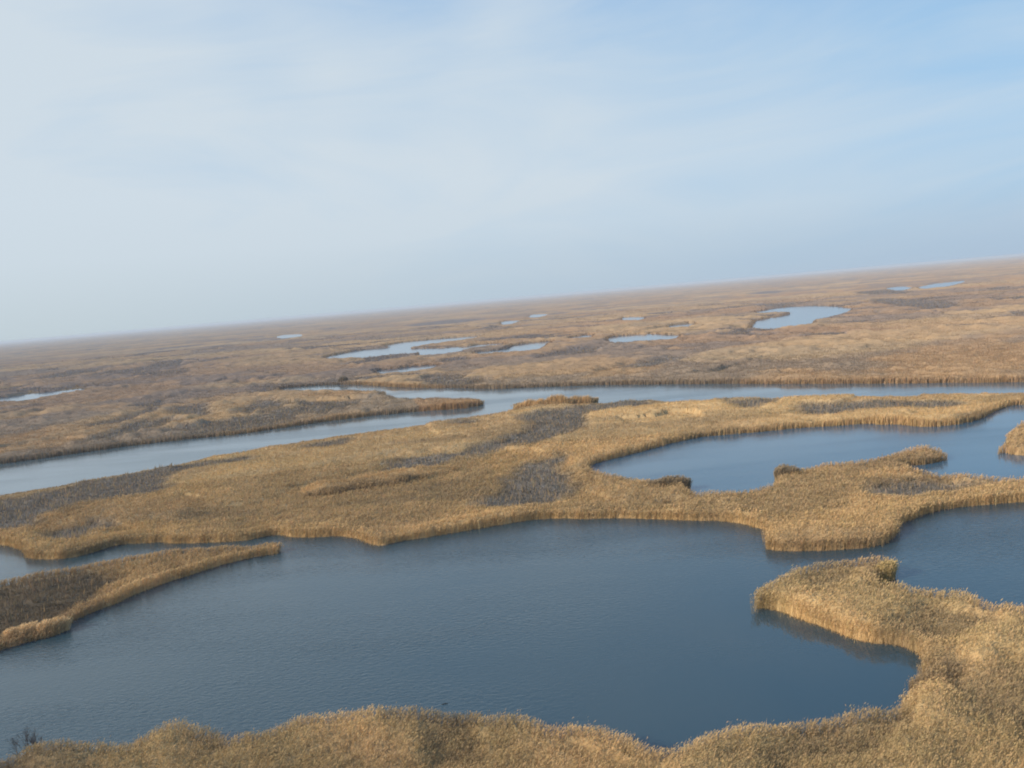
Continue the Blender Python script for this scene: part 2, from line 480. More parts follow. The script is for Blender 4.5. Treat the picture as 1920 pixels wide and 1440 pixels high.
# taller stands: (photo outline, height, paleness -1 rusty .. 1 pale)
RIDGE = [
    ([(560, 917), (640, 907), (720, 892), (800, 880), (880, 878), (800, 894), (740, 901), (690, 907), (640, 922), (575, 931)], 3.0, -0.25),
    ([(560, 740), (640, 733), (700, 736), (700, 744), (640, 747), (560, 752)], 2.3, -0.3),
    ([(775, 752), (850, 750), (903, 756), (900, 764), (860, 768), (785, 773)], 3.2, -0.6),
    ([(188, 1122), (270, 1092), (400, 1050), (520, 1028), (532, 1035), (470, 1049), (400, 1066), (330, 1089), (200, 1136)], 3.0, 0.7),
    ([(520, 995), (600, 985), (690, 1000), (720, 1018), (690, 1020), (640, 1004), (537, 1008)], 3.0, 0.3),
    ([(1430, 990), (1560, 985), (1680, 985), (1680, 1018), (1560, 1034), (1432, 1034)], 2.6, 0.0),
    ([(1560, 788), (1640, 783), (1760, 786), (1850, 768), (1870, 772), (1830, 790), (1740, 801), (1640, 795)], 3.0, 0.0),
]
P_RIDGE = [(smooth_poly(to_ground([(a, b, 0.8) for a, b in p]), 2), h, t) for p, h, t in RIDGE]
P_CLEAR = [smooth_poly(to_ground([(a, b, 1.0) for a, b in p]), 2) for p in CLEAR]


def in_water(x, y):
    w = np.zeros(x.shape, bool)
    for p in WATERS:
        w |= inside(p, x, y)
    w &= ~inside(P_ISLET, x, y)
    return w


# land masses: near shore 0, left spit 1, middle marsh 2, far marsh 3, islet 4
Z_NEAR = to_ground([(a, b, 0) for a, b in [(-900, 1530), (-420, 1420), (0, 1330), (900, 1250), (1340, 1160), (1380, 1080), (1500, 1048), (1700, 1048), (1920, 1045), (2600, 1045), (2600, 4000), (-900, 4000)]])
Z_SPIT = to_ground([(a, b, 0) for a, b in [(-900, 1060), (-420, 1075), (0, 1045), (90, 1057), (200, 1042), (262, 1028), (306, 1022.5), (379, 1020), (449, 1018), (560, 1012), (570, 1060), (130, 1230), (0, 1260), (-420, 1400), (-900, 1520)]])
Z_FAR = to_ground([(a, b, 0) for a, b in [(-900, 1060), (-250, 930), (0, 890), (480, 820), (865, 772), (925, 765), (940, 740), (1200, 733), (1920, 724), (2600, 714), (3200, 700)]])
Z_FAR = np.vstack([Z_FAR, [[90000, 90000], [-90000, 90000]]])


def land_id(x, y):
    r = np.full(x.shape, 2)
    r[inside(Z_FAR, x, y)] = 3
    r[inside(Z_SPIT, x, y)] = 1
    r[inside(Z_NEAR, x, y)] = 0
    r[inside(P_ISLET, x, y)] = 4
    return r


def survey(x, y):
    """vegetation height, colour, distance to the shore for land points"""
    r = np.hypot(x, y)
    lid = land_id(x, y)
    FAR_D = 12.0
    dl = np.minimum(edge_dist(P_LAKE, x, y, FAR_D), edge_dist(P_POND, x, y, FAR_D))
    dr = edge_dist(P_RIVER, x, y, FAR_D)
    di = edge_dist(P_ISLET, x, y, FAR_D)
    df = np.full(x.shape, 25.0)
    for p in P_FAR:
        df = np.minimum(df, edge_dist(p, x, y, 25.0))
    d = np.minimum(np.minimum(dl, dr), np.minimum(df, di))
    n_l = fbm(x, y, 150, 1, 4)
    n_m = fbm(x, y, 38, 2, 4)
    n_c = fbm(x, y, 6.0, 4, 2)
    n_s = fbm(x, y, 2.0, 5, 2)
    # scrub mask with ragged edge
    scr = np.zeros(x.shape)
    tint = np.zeros(x.shape)
    jx = x + (n_c - 0.5) * 6 + (n_s - .5) * 3
    jy = y + (fbm(x, y, 6.0, 44, 2) - 0.5) * 6
    for p, g in P_SCRUB:
        c = p.mean(0)
        soft = 1.5 + np.hypot(*c) * 0.006
        m = inside(p, jx, jy)
        e = edge_dist(p, jx, jy, soft)
        v = np.where(m, 0.5 + 0.5 * e / soft, 0.5 - 0.5 * e / soft)
        tint = np.where(v > scr, g, tint)
        scr = np.maximum(scr, v)
    # patches nobody traced: thin grey scrub wandering through the marsh
    wild = sstep(0.56, 0.64, fbm(x, y, 60, 21, 5)) * sstep(0.40, 0.55, fbm(x, y, 240, 22, 2))
    wild = np.where(lid == 3, wild, wild * 0.2 * (lid == 2))
    tint = np.where(wild > scr, 0.45, tint)
    scr = np.maximum(scr, wild * 0.85)
    clr = np.zeros(x.shape)
    for p in P_CLEAR:
        clr = np.maximum(clr, inside(p, jx, jy) * 1.0)
    # height
    base = np.choose(lid, [2.3, 1.5, 1.2, 1.7, 2.2]).astype(float)
    step = sstep(0.52, 0.56, fbm(x, y, 55, 33, 4)) * np.where(lid == 3, 1.3, 1.5)          # beds of different age end in small walls
    h = base + np.where(lid == 3, step, step * 0.7) + (n_m - 0.5) * np.choose(lid, [1.3, 1.0, 1.3, 0.7, 1.0]) + (n_c - 0.5) * np.choose(lid, [1.6, 1.1, 0.8, 2.0, 1.0]) + (n_s - 0.5) * 0.6
    fr = np.choose(lid, [0.5, 1.2, 1.2, 1.6, 0.5]).astype(float)
    fr = np.where((lid == 3) & (df < dr), 0.5, fr)
    dfr = np.where(lid == 2, dl, np.where(lid == 3, np.minimum(dr, df), d))
    wid = np.where(lid == 2, 4.0, 3.2)
    fringe = np.exp(-(dfr / wid) ** 2) * (0.55 + 0.9 * n_c)
    tgt = np.choose(lid, [2.85, 1.7, 2.45, 2.4, 2.3]).astype(float)
    tgt = np.where((lid == 3) & (dr < df), 2.7, tgt) + (n_c - 0.5) * 1.5 + (n_m - .5) * 0.8
    kk = np.exp(-(dfr / np.where((lid == 3) & (df < dr), 16.0, 6.0)) ** 2)
    h = h + (tgt - h) * kk
    h = h * (0.68 + 0.32 * np.clip(d / 1.3, 0, 1))
    h = np.where(lid == 2, h - 0.7 * np.exp(-(dr / 8) ** 2), h)
    far_low = sstep(900, 2600, r)
    h = h * (1 - 0.25 * far_low)
    # narrow low gaps in the far marsh; their dun tint paints in shaded reed walls
    shade_gap = np.abs(fbm(x, y, 210, 91, 3) - 0.5) + 0.03 * (fbm(x, y, 120, 92, 2) - 0.35)
    shade_gap = (1 - sstep(0.004, 0.012, shade_gap)) * (lid == 3) * sstep(4, 10, dr)
    h = h * (1 - 0.8 * shade_gap)
    s_eff = scr * (1 - 0.9 * np.exp(-(dfr / 2.6) ** 2)) * np.where(lid == 2, 1 - 0.5 * np.exp(-(dr / 3) ** 2), 1)
    h = h * (1 - s_eff) + (0.45 + 0.5 * np.clip(n_s - 0.35, 0, 1) + 1.6 * np.clip(n_c - .38, 0, 1)) * s_eff
    h = np.where(clr > 0, np.minimum(h, 0.6 + 0.5 * n_s), h)
    rust_k = np.zeros(x.shape)
    pale_k = np.zeros(x.shape)
    for p, hh_, t in P_RIDGE:
        m = inside(p, jx * .3 + x * .7, jy * .3 + y * .7) & (clr == 0)
        ee = edge_dist(p, x, y, 5.0) / 5.0
        h = np.where(m, np.maximum(h, (hh_ + (n_c - .5) * 0.9 + (n_s - .5) * .5) * (0.45 + 0.55 * ee)), h)
        rust_k = np.where(m, max(0, -t), rust_k)
        pale_k = np.where(m, max(0, t), pale_k)
        s_eff = np.where(m, 0, s_eff)
    hollow = (lid == 0) * sstep(0.52, 0.72, fbm(x, y, 9, 72, 3))
    h = h * (1 - 0.32 * hollow * np.clip(d / 3, 0, 1))
    h = np.maximum(h, 0.35)
    # colour of the plants, with shade painted into hollows and far gaps
    gold = np.array([0.575, 0.395, 0.190])
    pale = np.array([0.630, 0.430, 0.210])
    olive = np.array([0.460, 0.335, 0.165])
    brown = np.array([0.415, 0.275, 0.155])
    rust = np.array([0.470, 0.280, 0.142])
    grey = np.array([0.250, 0.206, 0.160])
    blue = np.array([0.235, 0.200, 0.160])
    dun = np.array([0.260, 0.190, 0.115])

    def mx(c, t, k):
        return c + (t - c) * np.clip(k, 0, 1)[:, None]
    c = np.tile(gold, (len(x), 1))
    px, py = project(x, y)
    c = mx(c, pale, sstep(0.46, 0.62, n_l) * np.choose(lid, [0.3, 0.5, 0.9, 0.35, 0.5]))
    c = mx(c, brown, sstep(0.48, 0.66, fbm(x * 0.7, y * 1.3, 55, 61, 4)) * 0.42)
    c = mx(c, dun, (lid == 2) * sstep(0.56, 0.64, fbm(x * 0.55, y * 1.5, 32, 66, 4)) * 0.38)
    m0 = (lid == 0)
    c = c * (1 + 0.22 * m0)[:, None]
    c = mx(c, olive, m0 * sstep(0.38, 0.62, fbm(x, y, 22, 71, 3)) * 0.75)
    c = mx(c, dun, m0 * sstep(0.58, 0.72, fbm(x, y, 9, 72, 3)) * 0.5)  # dun in the hollows stands in for their shade
    c = mx(c, dun, (lid == 0) * np.clip((260 - px) / 200, 0, 1) * sstep(0.35, 0.6, fbm(x, y, 7, 73, 2)) * 0.7)
    c = mx(c, brown, (lid == 1) * 0.35)
    g_k = np.where(lid == 1, 0.72, 1.0)
    fm = (lid == 3)
    c = mx(c, pale * 1.08, pale_k)
    c = mx(c, brown, fm * (0.62 + 0.38 * sstep(0.40, 0.60, fbm(x, y, 220, 62, 4))))
    c = mx(c, rust, fm * sstep(0.45, 0.62, fbm(x, y, 110, 63, 3)) * 0.45 * np.clip((px - 600) / 500, 0, 1))
    c = mx(c, brown, fm * np.clip((px - 900) / 300, 0, 1) * np.clip((760 - r) / 150, 0, 1) * 0.7)
    c = mx(c, grey, fm * sstep(0.47, 0.60, fbm(x, y, 70, 64, 4)) * 0.62)
    c = mx(c, pale, fm * sstep(0.54, 0.64, fbm(x * 0.6, y, 150, 65, 4)) * 0.4)
    c = mx(c, rust, rust_k)
    g = grey * (1 - tint[:, None]) + blue * tint[:, None]
    g = mx(g, dun, (tint < 0.3) * 0.8)
    g = g * ((0.75 + 0.5 * n_c) * g_k)[:, None]
    c = c + (g - c) * np.clip(s_eff * 1.15, 0, 1)[:, None]
    c = c * (1 - np.array([0.18, 0.17, 0.05])[None] * (fm * sstep(350, 700, r))[:, None])      # far stands darker and less yellow with distance
    c = mx(c, dun, shade_gap * 0.8)  # shade of reed walls painted along the gaps
    c = c * (0.86 + 0.28 * n_c)[:, None]
    return h, c, d, lid, s_eff


# ------------------------------------------------------------------ materials
def new_mat(name):
    m = bpy.data.materials.new(name)
    m.use_nodes = True
    nt = m.node_tree
    for n in list(nt.nodes):
        nt.nodes.remove(n)
    o = nt.nodes.new('ShaderNodeOutputMaterial')
    return m, nt.nodes, nt.links, o


def plant_mat(name, bump=0.0, scale=1.0, translucent=0.25):
    m, n, l, o = new_mat(name)
    at = N(n, 'ShaderNodeAttribute', attribute_name='plant_colour')
    tc = N(n, 'ShaderNodeNewGeometry')
    nz = N(n, 'ShaderNodeTexNoise')
    nz.inputs['Scale'].default_value = scale
    nz.inputs['Detail'].default_value = 5
    nz.inputs['Roughness'].default_value = 0.65
    l.new(tc.outputs['Position'], nz.inputs['Vector'])
    v = ramp(n, l, nz.outputs['Fac'], [(0.30, 0.86), (0.70, 1.13)])
    c = mixc(n, l, 1.0, at.outputs['Color'], v, 'MULTIPLY')
    d = N(n, 'ShaderNodeBsdfDiffuse')
    d.inputs['Roughness'].default_value = 0.6
    l.new(c, d.inputs['Color'])
    if bump:
        b = N(n, 'ShaderNodeBump')
        b.inputs['Strength'].default_value = bump
        b.inputs['Distance'].default_value = 0.6
        nz2 = N(n, 'ShaderNodeTexNoise')
        nz2.inputs['Scale'].default_value = 1.6
        nz2.inputs['Detail'].default_value = 6
        nz2.inputs['Roughness'].default_value = 0.7
        l.new(tc.outputs['Position'], nz2.inputs['Vector'])
        l.new(nz2.outputs['Fac'], b.inputs['Height'])
        l.new(b.outputs[0], d.inputs['Normal'])
    if translucent:
        t = N(n, 'ShaderNodeBsdfTranslucent')
        l.new(c, t.inputs['Color'])
        mx = N(n, 'ShaderNodeMixShader')
        mx.inputs[0].default_value = translucent
        l.new(d.outputs[0], mx.inputs[1])
        l.new(t.outputs[0], mx.inputs[2])
        l.new(mx.outputs[0], o.inputs[0])
    else:
        l.new(d.outputs[0], o.inputs[0])
    return m


M_THATCH = plant_mat('dry_reed_thatch', bump=0.8, scale=0.8, translucent=0)
M_REED = plant_mat('dry_reed_stems', scale=0.5, translucent=0.3)


def mud_mat():
    m, n, l, o = new_mat('marsh_mud')
    tc = N(n, 'ShaderNodeNewGeometry')
    nz = N(n, 'ShaderNodeTexNoise')
    nz.inputs['Scale'].default_value = 0.05
    nz.inputs['Detail'].default_value = 10
    l.new(tc.outputs['Position'], nz.inputs['Vector'])
    c = ramp(n, l, nz.outputs['Fac'], [(0.3, (0.10, 0.08, 0.055)), (0.7, (0.24, 0.175, 0.11))])
    d = N(n, 'ShaderNodeBsdfPrincipled')
    d.inputs['Roughness'].default_value = 0.9
    l.new(c, d.inputs['Base Color'])
    l.new(d.outputs[0], o.inputs[0])
    return m


def water_mat(name, body, amp, calm_at=None):
    m, n, l, o = new_mat(name)
    tc = N(n, 'ShaderNodeNewGeometry')
    mp = N(n, 'ShaderNodeMapping')
    mp.inputs['Rotation'].default_value = (0, 0, math.radians(-12))
    mp.inputs['Scale'].default_value = (1.3, 2.2, 1.0)
    l.new(tc.outputs['Position'], mp.inputs[0])
    w1 = N(n, 'ShaderNodeTexNoise')
    w1.inputs['Scale'].default_value = 0.85
    w1.inputs['Detail'].default_value = 3
    w1.inputs['Roughness'].default_value = 0.55
    w1.inputs['Distortion'].default_value = 0.5
    l.new(mp.outputs[0], w1.inputs['Vector'])
    # gusts: broad patches with more or fewer ripples
    g = N(n, 'ShaderNodeTexNoise')
    g.inputs['Scale'].default_value = 0.02
    g.inputs['Detail'].default_value = 3
    mp2 = N(n, 'ShaderNodeMapping')
    mp2.inputs['Scale'].default_value = (0.6, 2.0, 1.0)
    l.new(tc.outputs['Position'], mp2.inputs[0])
    l.new(mp2.outputs[0], g.inputs['Vector'])
    gust = ramp(n, l, g.outputs['Fac'], [(0.36, 0.28), (0.62, 1.0)])
    if calm_at:
        cx, cy, r0, r1 = calm_at
        vm = N(n, 'ShaderNodeVectorMath', operation='DISTANCE')
        vm.inputs[1].default_value = (cx, cy, 0)
        l.new(tc.outputs['Position'], vm.inputs[0])
        mr = N(n, 'ShaderNodeMapRange', interpolation_type='SMOOTHSTEP')
        mr.inputs['From Min'].default_value = r0
        mr.inputs['From Max'].default_value = r1
        mr.inputs['To Min'].default_value = 0.10
        mr.inputs['To Max'].default_value = 1.0
        l.new(vm.outputs['Value'], mr.inputs['Value'])
        gust = mathn(n, l, 'MULTIPLY', gust, mr.outputs[0])
    b = N(n, 'ShaderNodeBump')
    b.inputs['Distance'].default_value = 1.0
    b.inputs['Strength'].default_value = 1.0
    l.new(mathn(n, l, 'MULTIPLY', w1.outputs['Fac'], mathn(n, l, 'MULTIPLY', gust, amp)), b.inputs['Height'])
    p = N(n, 'ShaderNodeBsdfPrincipled')
    p.inputs['Base Color'].default_value = (*body, 1)
    p.inputs['IOR'].default_value = 1.50
    l.new(mathn(n, l, 'MULTIPLY', gust, 0.20), p.inputs['Roughness'])
    l.new(b.outputs[0], p.inputs['Normal'])
    l.new(p.outputs[0], o.inputs[0])
    return m


cove = unproject(1560, 1260)
M_LAKE = water_mat('lake_water', (0.030, 0.062, 0.076), 0.14, (float(cove[0]), float(cove[1]), 18, 55))
M_RIVER = water_mat('river_water', (0.085, 0.125, 0.140), 0.03)
M_FAR = water_mat('far_water', (0.045, 0.10, 0.15), 0.006)
for n_ in M_FAR.node_tree.nodes:
    if n_.type == 'VALTORGB':
        for e_ in n_.color_ramp.elements:
            e_.color = (0.6, 0.6, 0.6, 1)
M_POND = water_mat('pond_water', (0.045, 0.11, 0.16), 0.05)

# ------------------------------------------------------------------ the ground and the waters
G = 140000.0
me = bpy.data.meshes.new('ground')
me.from_pydata([(-G, -2000, 0), (G, -2000, 0), (G, G, 0), (-G, G, 0)], [], [(0, 1, 2, 3)])
tag(link('ground', me, mud_mat()), 'flat brown marsh soil under the reeds, out to the horizon', kind='structure')


# ------------------------------------------------------------------ reed thatch: the closed mass of stems under the loose tops
NAMES = ['near', 'spit', 'middle', 'far', 'islet']
TH0, TH1 = math.radians(-43), math.radians(43)
nth = 620
th = np.linspace(TH0, TH1, nth)
lr = [math.log(50.0)]
while lr[-1] < math.log(60000.0):
    r = math.exp(lr[-1])
    step = 0.0026 if r < 1400 else 0.0026 * (1 + (r / 1400 - 1) * 1.2)
    lr.append(lr[-1] + min(step, 0.08))
rad = np.exp(np.array(lr))
nr = len(rad)
RR, TT = np.meshgrid(rad, th, indexing='ij')
X, Y = (RR * np.sin(TT)).ravel(), (RR * np.cos(TT)).ravel()
wet = in_water(X, Y)
land_idx = np.nonzero(~wet)[0]
hh = np.zeros(len(X))
cc = np.zeros((len(X), 3))
ll = np.full(len(X), -1)
for s in range(0, len(land_idx), 300000):
    k = land_idx[s:s + 300000]
    h_, c_, d_, l_, s_ = survey(X[k], Y[k])
    # leave the outermost rim lower: stems stand freely there
    rim_ = np.minimum(0.35 + 0.0028 * np.hypot(X[k], Y[k]), 2.4)
    hh[k] = -0.25 * (d_ < rim_) + (d_ >= rim_) * np.maximum(h_ - 0.62, 0.5 * h_) * np.clip(d_ / 1.8, 0, 1) ** 0.7 + np.where(np.hypot(X[k], Y[k]) > 500, 0.1 * h_, 0)
    cc[k] = c_
    ll[k] = l_
Z = np.where(wet, -0.3, hh)
jit = rng.normal(0, 1, len(X)) * 0.05 * np.clip(hh, 0, 2)
Z = Z + np.where(wet, 0, jit)
ii = np.arange(nr * nth).reshape(nr, nth)
quads = np.stack([ii[:-1, :-1], ii[:-1, 1:], ii[1:, 1:], ii[1:, :-1]], -1).reshape(-1, 4)
quads_all = quads
anyland = (~wet[quads]).any(1)
quads = quads[anyland]
qid = ll[quads].max(1)
# wet corners of a shore quad take their neighbours' plant colour
for a in range(4):
    for b in range(4):
        sel = wet[quads[:, a]] & ~wet[quads[:, b]]
        cc[quads[sel, a]] = cc[quads[sel, b]]
V = np.stack([X, Y, Z], 1)


def water(name, P, mat, z, label):
    """the cells of the ground grid that this water reaches; the reeds' feet cover its ragged rim"""
    w = inside(P, X, Y)
    Q = quads_all[w[quads_all].any(1)]
    used = np.unique(Q)
    remap = np.full(len(X), -1, np.int64)
    remap[used] = np.arange(len(used))
    me = tri_mesh(name, np.stack([X[used], Y[used], np.full(len(used), z)], 1), remap[Q][:, ::-1])
    tag(link(name, me, mat), label, kind='structure')


water('lake_water', P_LAKE, M_LAKE, 0.06, 'wide dark blue rippled lake filling the lower half of the picture')
water('river_water', P_RIVER, M_RIVER, 0.061, 'pale blue river forking round the reed point in the middle distance')
water('pond_water', P_POND, M_POND, 0.062, 'blue marsh pond on the right between two reed beds')
for (lab, _), P in zip(FAR_PONDS, P_FAR):
    water('pond_water', P, M_FAR, 0.08, lab)


def sub_mesh(name, Q):
    used = np.unique(Q)
    remap = np.full(len(V), -1, np.int64)
    remap[used] = np.arange(len(used))
    # wind upwards
    return tri_mesh(name, V[used], remap[Q][:, ::-1], cc[used], smooth=True)


BED = [
    ('reed_bed', 'golden reed bed along the bottom edge, hooking round the cove on the right', 'reed bed'),
    ('reed_bed', 'brown reed spit with a pale reed fringe, jutting into the lake from the left edge', 'reed bed'),
    ('reed_bed', 'golden marsh with grey scrub patches between the lake and the river', 'reed bed'),
    ('reed_bed', 'brown far reed marsh beyond the river, reaching to the horizon', 'reed bed'),
    ('reed_bed', 'rounded reed islet in the blue pond, cut by the right edge', 'reed bed'),
]
beds = {}
for i in range(5):
    e = sub_mesh('reed_bed', quads[qid == i])
    o = link('reed_bed', e, M_THATCH)
    tag(o, BED[i][1], BED[i][2], kind='stuff')
    beds[i] = o


# ------------------------------------------------------------------ loose reeds
def blades(bx, by, z0, z1, w, lean, col, kind, wind=(0.10, 0.03)):
    """each reed: a tapering stem ribbon, leaves and a plume (kind 1) or just a tuft blade (kind 0)"""
    n = len(bx)
    a = rng.uniform(0, 2 * np.pi, n)
    dx, dy = np.cos(a), np.sin(a)
    la = rng.uniform(0, 2 * np.pi, n)
    lx = np.cos(la) * lean + wind[0] * (z1 - z0)
    ly = np.sin(la) * lean + wind[1] * (z1 - z0)
    vs_, fs_, cs_ = [], [], []
    base = 0

    def add(P, tri, C):
        nonlocal base
        k = P.shape[1]
        vs_.append(P.reshape(-1, 3))
        f = (np.arange(len(P)) * k + base)[:, None, None] + np.array(tri)[None]
        fs_.append(f.reshape(-1, 3))
        cs_.append(np.repeat(C, k, 0))
        base += len(P) * k

    def pt(t, off, up=0.0, ox=0.0, oy=0.0):
        return np.stack([bx + lx * t * t + dx * off + ox, by + ly * t * t + dy * off + oy, z0 + (z1 - z0) * t + up], 1)
    if kind == 0:
        add(np.stack([pt(0, -w * 1.0), pt(0, w * 1.0), pt(0.72, w * 0.8), pt(1, 0), pt(0.72, -w * 0.8)], 1),
            [(0, 1, 2), (0, 2, 4), (4, 2, 3)], col)
    else:
        add(np.stack([pt(0, -w * .6), pt(0, w * .6), pt(1, 0)], 1), [(0, 1, 2)], col * 0.95)
        H = (z1 - z0)
        for k in range(3):
            t = rng.uniform(0.35, 0.92, n)
            la2 = rng.uniform(0, 2 * np.pi, n)
            L = rng.uniform(0.35, 0.75, n) * np.clip(w / 0.04, 1, 1.6)
            ex, ey = np.cos(la2) * L * .42 + .2 * L, np.sin(la2) * L * .42
            px_, py_ = -np.sin(la2) * w * 1.1, np.cos(la2) * w * 1.1
            c0 = np.stack([bx + lx * t * t, by + ly * t * t, z0 + H * t], 1)
            pa = c0 + np.stack([px_, py_, np.zeros(n)], 1)
            pb = c0 - np.stack([px_, py_, np.zeros(n)], 1)
            pc = c0 + np.stack([ex, ey, L * rng.uniform(0.15, 0.95, n)], 1)
            add(np.stack([pa, pb, pc], 1), [(0, 1, 2)], col * rng.uniform(0.8, 1.12, n)[:, None])
        # plume, nodding down-wind
        L = rng.uniform(0.22, 0.38, n) * np.clip(w / 0.03, 1, 1.4)
        p0 = pt(0.97, 0)
        tip = p0 + np.stack([L * .55 * np.sign(wind[0]) + rng.normal(0, .08, n), rng.normal(0, .1, n), L * .75], 1)
        mid = (p0 + tip) / 2
        wv = np.stack([dx, dy, np.zeros(n)], 1) * (w * 1.5)[:, None]
        pl = col * 0.95 + np.array([0.08, 0.06, 0.035])
        hit = (rng.random(n) < 0.75)
        q = np.stack([p0, mid + wv, tip, mid - wv], 1)[hit]
        add(q, [(0, 1, 2), (0, 2, 3)], pl[hit])
    return np.concatenate(vs_), np.concatenate(fs_), np.concatenate(cs_)


def scatter(n, r0, r1):
    u = rng.random(n)
    r = np.exp(math.log(r0) + u * math.log(r1 / r0))
    t = rng.uniform(TH0, TH1, n)
    x, y = r * np.sin(t), r * np.cos(t)
    k = ~in_water(x, y)
    return x[k], y[k]


store = {i: ([], [], [], [0]) for i in range(5)}


def put(i, vfc):
    v, f, c = vfc
    s = store[i]
    s[0].append(v)
    s[1].append(f + s[3][0])
    s[2].append(c)
    s[3][0] += len(v)


def grow(x, y, detailed):
    h, c, d, lid, se = survey(x, y)
    r = np.hypot(x, y)
    n = len(x)
    k = r / 110.0
    w = np.maximum(0.032 * k, 0.022) * rng.uniform(0.7, 1.3, n)
    if not detailed:
        w = w * 0.9
    tip = h * rng.uniform(0.92, 1.07, n) + rng.normal(0, 0.10, n)
    stray = (se > .5) & (rng.random(n) < np.where(lid == 1, 0.02, 0.07))
    tip = np.where(se > .5, h * rng.uniform(0.8, 1.35, n), tip)
    tip = np.where(stray, tip + 0.7, tip)
    z0 = np.where(d < 2.5, 0.0, h * 0.25)
    col = c * rng.uniform(0.90, 1.14, n)[:, None]
    col = np.where(stray[:, None], col * 0.5 + np.array([[0.26, 0.175, 0.085]]), col)
    col *= 1 + rng.normal(0, 0.03, (n, 3))
    lean = rng.uniform(0.0, 0.16, n) * h * np.where(d < 1.5, 1.9, 1.0) * np.where(se > .5, 2.0, 1.0)
    for i in range(5):
        for scrub in (False, True):
            m = (lid == i) & ((se > 0.5) == scrub)
            if m.sum() == 0:
                continue
            kind = 1 if (detailed and not scrub) else 0
            ww = w[m] * (1.5 if scrub else 1.0)
            put(i, blades(x[m], y[m], z0[m], tip[m], ww, lean[m], col[m], kind))


x, y = scatter(620000, 55, 260)
grow(x, y, True)
x, y = scatter(1100000, 260, 1800)
grow(x, y, False)


def rim(P, step, depth, detailed, rmax):
    """a dense outermost row that closes the reed walls at the water's edge"""
    Q = np.roll(P, -1, 0)
    L = np.hypot(*(Q - P).T)
    mid = (P + Q) / 2
    rr = np.hypot(mid[:, 0], mid[:, 1])
    cnt = np.where(rr < rmax, L / (step * np.maximum(rr / 110, .7)), 0).astype(int) + (rr < rmax)
    idx = np.repeat(np.arange(len(P)), cnt)
    t = rng.random(len(idx))[:, None]
    p0 = P[idx] * (1 - t) + Q[idx] * t
    off = rng.normal(0, 1, p0.shape) * depth
    p = p0 + off
    x, y = p[:, 0], p[:, 1]
    # a few stragglers stand just outside the bank
    out_ = in_water(x, y)
    q = p0 + 0.35 * off
    x, y = np.where(out_, q[:, 0], x), np.where(out_, q[:, 1], y)
    a = np.arctan2(x, y)
    k = (~out_ | (rng.random(len(x)) < 0.10)) & (a > TH0) & (a < TH1) & (np.hypot(x, y) > 50)
    grow(x[k], y[k], detailed)


rim(P_LAKE, 0.022, 0.9, True, 260)
rim(P_POND, 0.014, 1.0, False, 700)
rim(P_ISLET, 0.05, 0.9, False, 700)
rim(P_RIVER, 0.013, 1.3, False, 900)

for i in range(5):
    v, f, c, _ = store[i]
    if not v:
        continue
    e = tri_mesh('reeds', np.concatenate(v), np.concatenate(f), np.concatenate(c))
    o = link('reed_stems', e, M_REED, beds[i])
    o['kind'] = 'stuff'


# ------------------------------------------------------------------ single clumps and small things
def reed_clump(px, py, rx, ry, h, n, col, label, rot=0.0, cat='reed clump', name='reed_clump', zref=0.0):
    cx, cy = unproject(px, py, zref)
    cx, cy = float(cx), float(cy)
    r = math.hypot(cx, cy)
    a = rng.uniform(0, 2 * np.pi, n)
    q = np.sqrt(rng.random(n))
    ux, uy = np.cos(a) * q * rx, np.sin(a) * q * ry
    cr, sr = math.cos(rot), math.sin(rot)
    uy = uy + ry * 1.6 * (fbm(ux + cx, ux * 0 + cy, 7.0, 83, 2) - 0.5)
    x, y = ux * cr - uy * sr, ux * sr + uy * cr
    bump = 0.55 + 0.9 * fbm(x + cx, y + cy, 2.6, 81, 2)
    H = h * (1 - np.clip(rx / 30, 0.16, 0.5) * q ** 3) * bump * rng.uniform(0.62, 1.14, n)
    c = np.array(col)[None] * rng.uniform(0.75, 1.25, n)[:, None] * (0.8 + 0.4 * fbm(x + cx, y + cy, 1.5, 82, 2))[:, None]
    w = np.full(n, 0.030 * r / 110) * rng.uniform(.7, 1.3, n)
    v, f, cc_ = blades(x, y, np.zeros(n), H, w, rng.uniform(0, .45, n) * h * .6, c, 1 if r < 300 else 0)
    e = tri_mesh(name, v, f, cc_)
    o = link(name, e, M_REED)
    o.location = (cx, cy, 0.05)
    tag(o, label, cat)
    return o


DARK = (0.13, 0.105, 0.080)
reed_clump(1252, 922, 5.0, 1.7, 2.6, 3000, (0.34, 0.25, 0.15), 'low brown reed clump on the near shore of the blue pond, left of its bay', rot=0.08)
reed_clump(1474, 900, 2.6, 1.6, 2.6, 1600, (0.36, 0.27, 0.165), 'low brown reed clump at the left end of the reed point in the blue pond')
reed_clump(1043, 762, 17.5, 2.6, 3.9, 6000, (0.66, 0.455, 0.23), 'long tawny reed strip standing alone at the fork of the river', rot=0.10, cat='reed strip', name='reed_strip')
reed_clump(690, 919, 16.0, 2.4, 2.6, 3200, (0.50, 0.355, 0.195), 'long brown reed ridge standing inside the golden marsh, left of centre', rot=0.38, cat='reed ridge', name='reed_ridge')
reed_clump(643, 719, 3.2, 2.2, 4.2, 900, (0.30, 0.235, 0.165), 'dark bush on the far river bank, left of the fork')
reed_clump(38, 1199, 2.4, 1.0, 2.0, 800, (0.80, 0.58, 0.32), 'pale reed clump on the spit nearest the left edge', rot=0.5)
reed_clump(100, 1188, 2.4, 0.9, 1.9, 800, (0.80, 0.58, 0.32), 'pale reed clump on the spit, right one of the two at the shore', rot=0.6)
reed_clump(1657, 1085, 1.7, 1.0, 2.1, 1200, (0.60, 0.45, 0.20), 'yellowish reed clump at the right tip of the hooked reed point', rot=0.2)
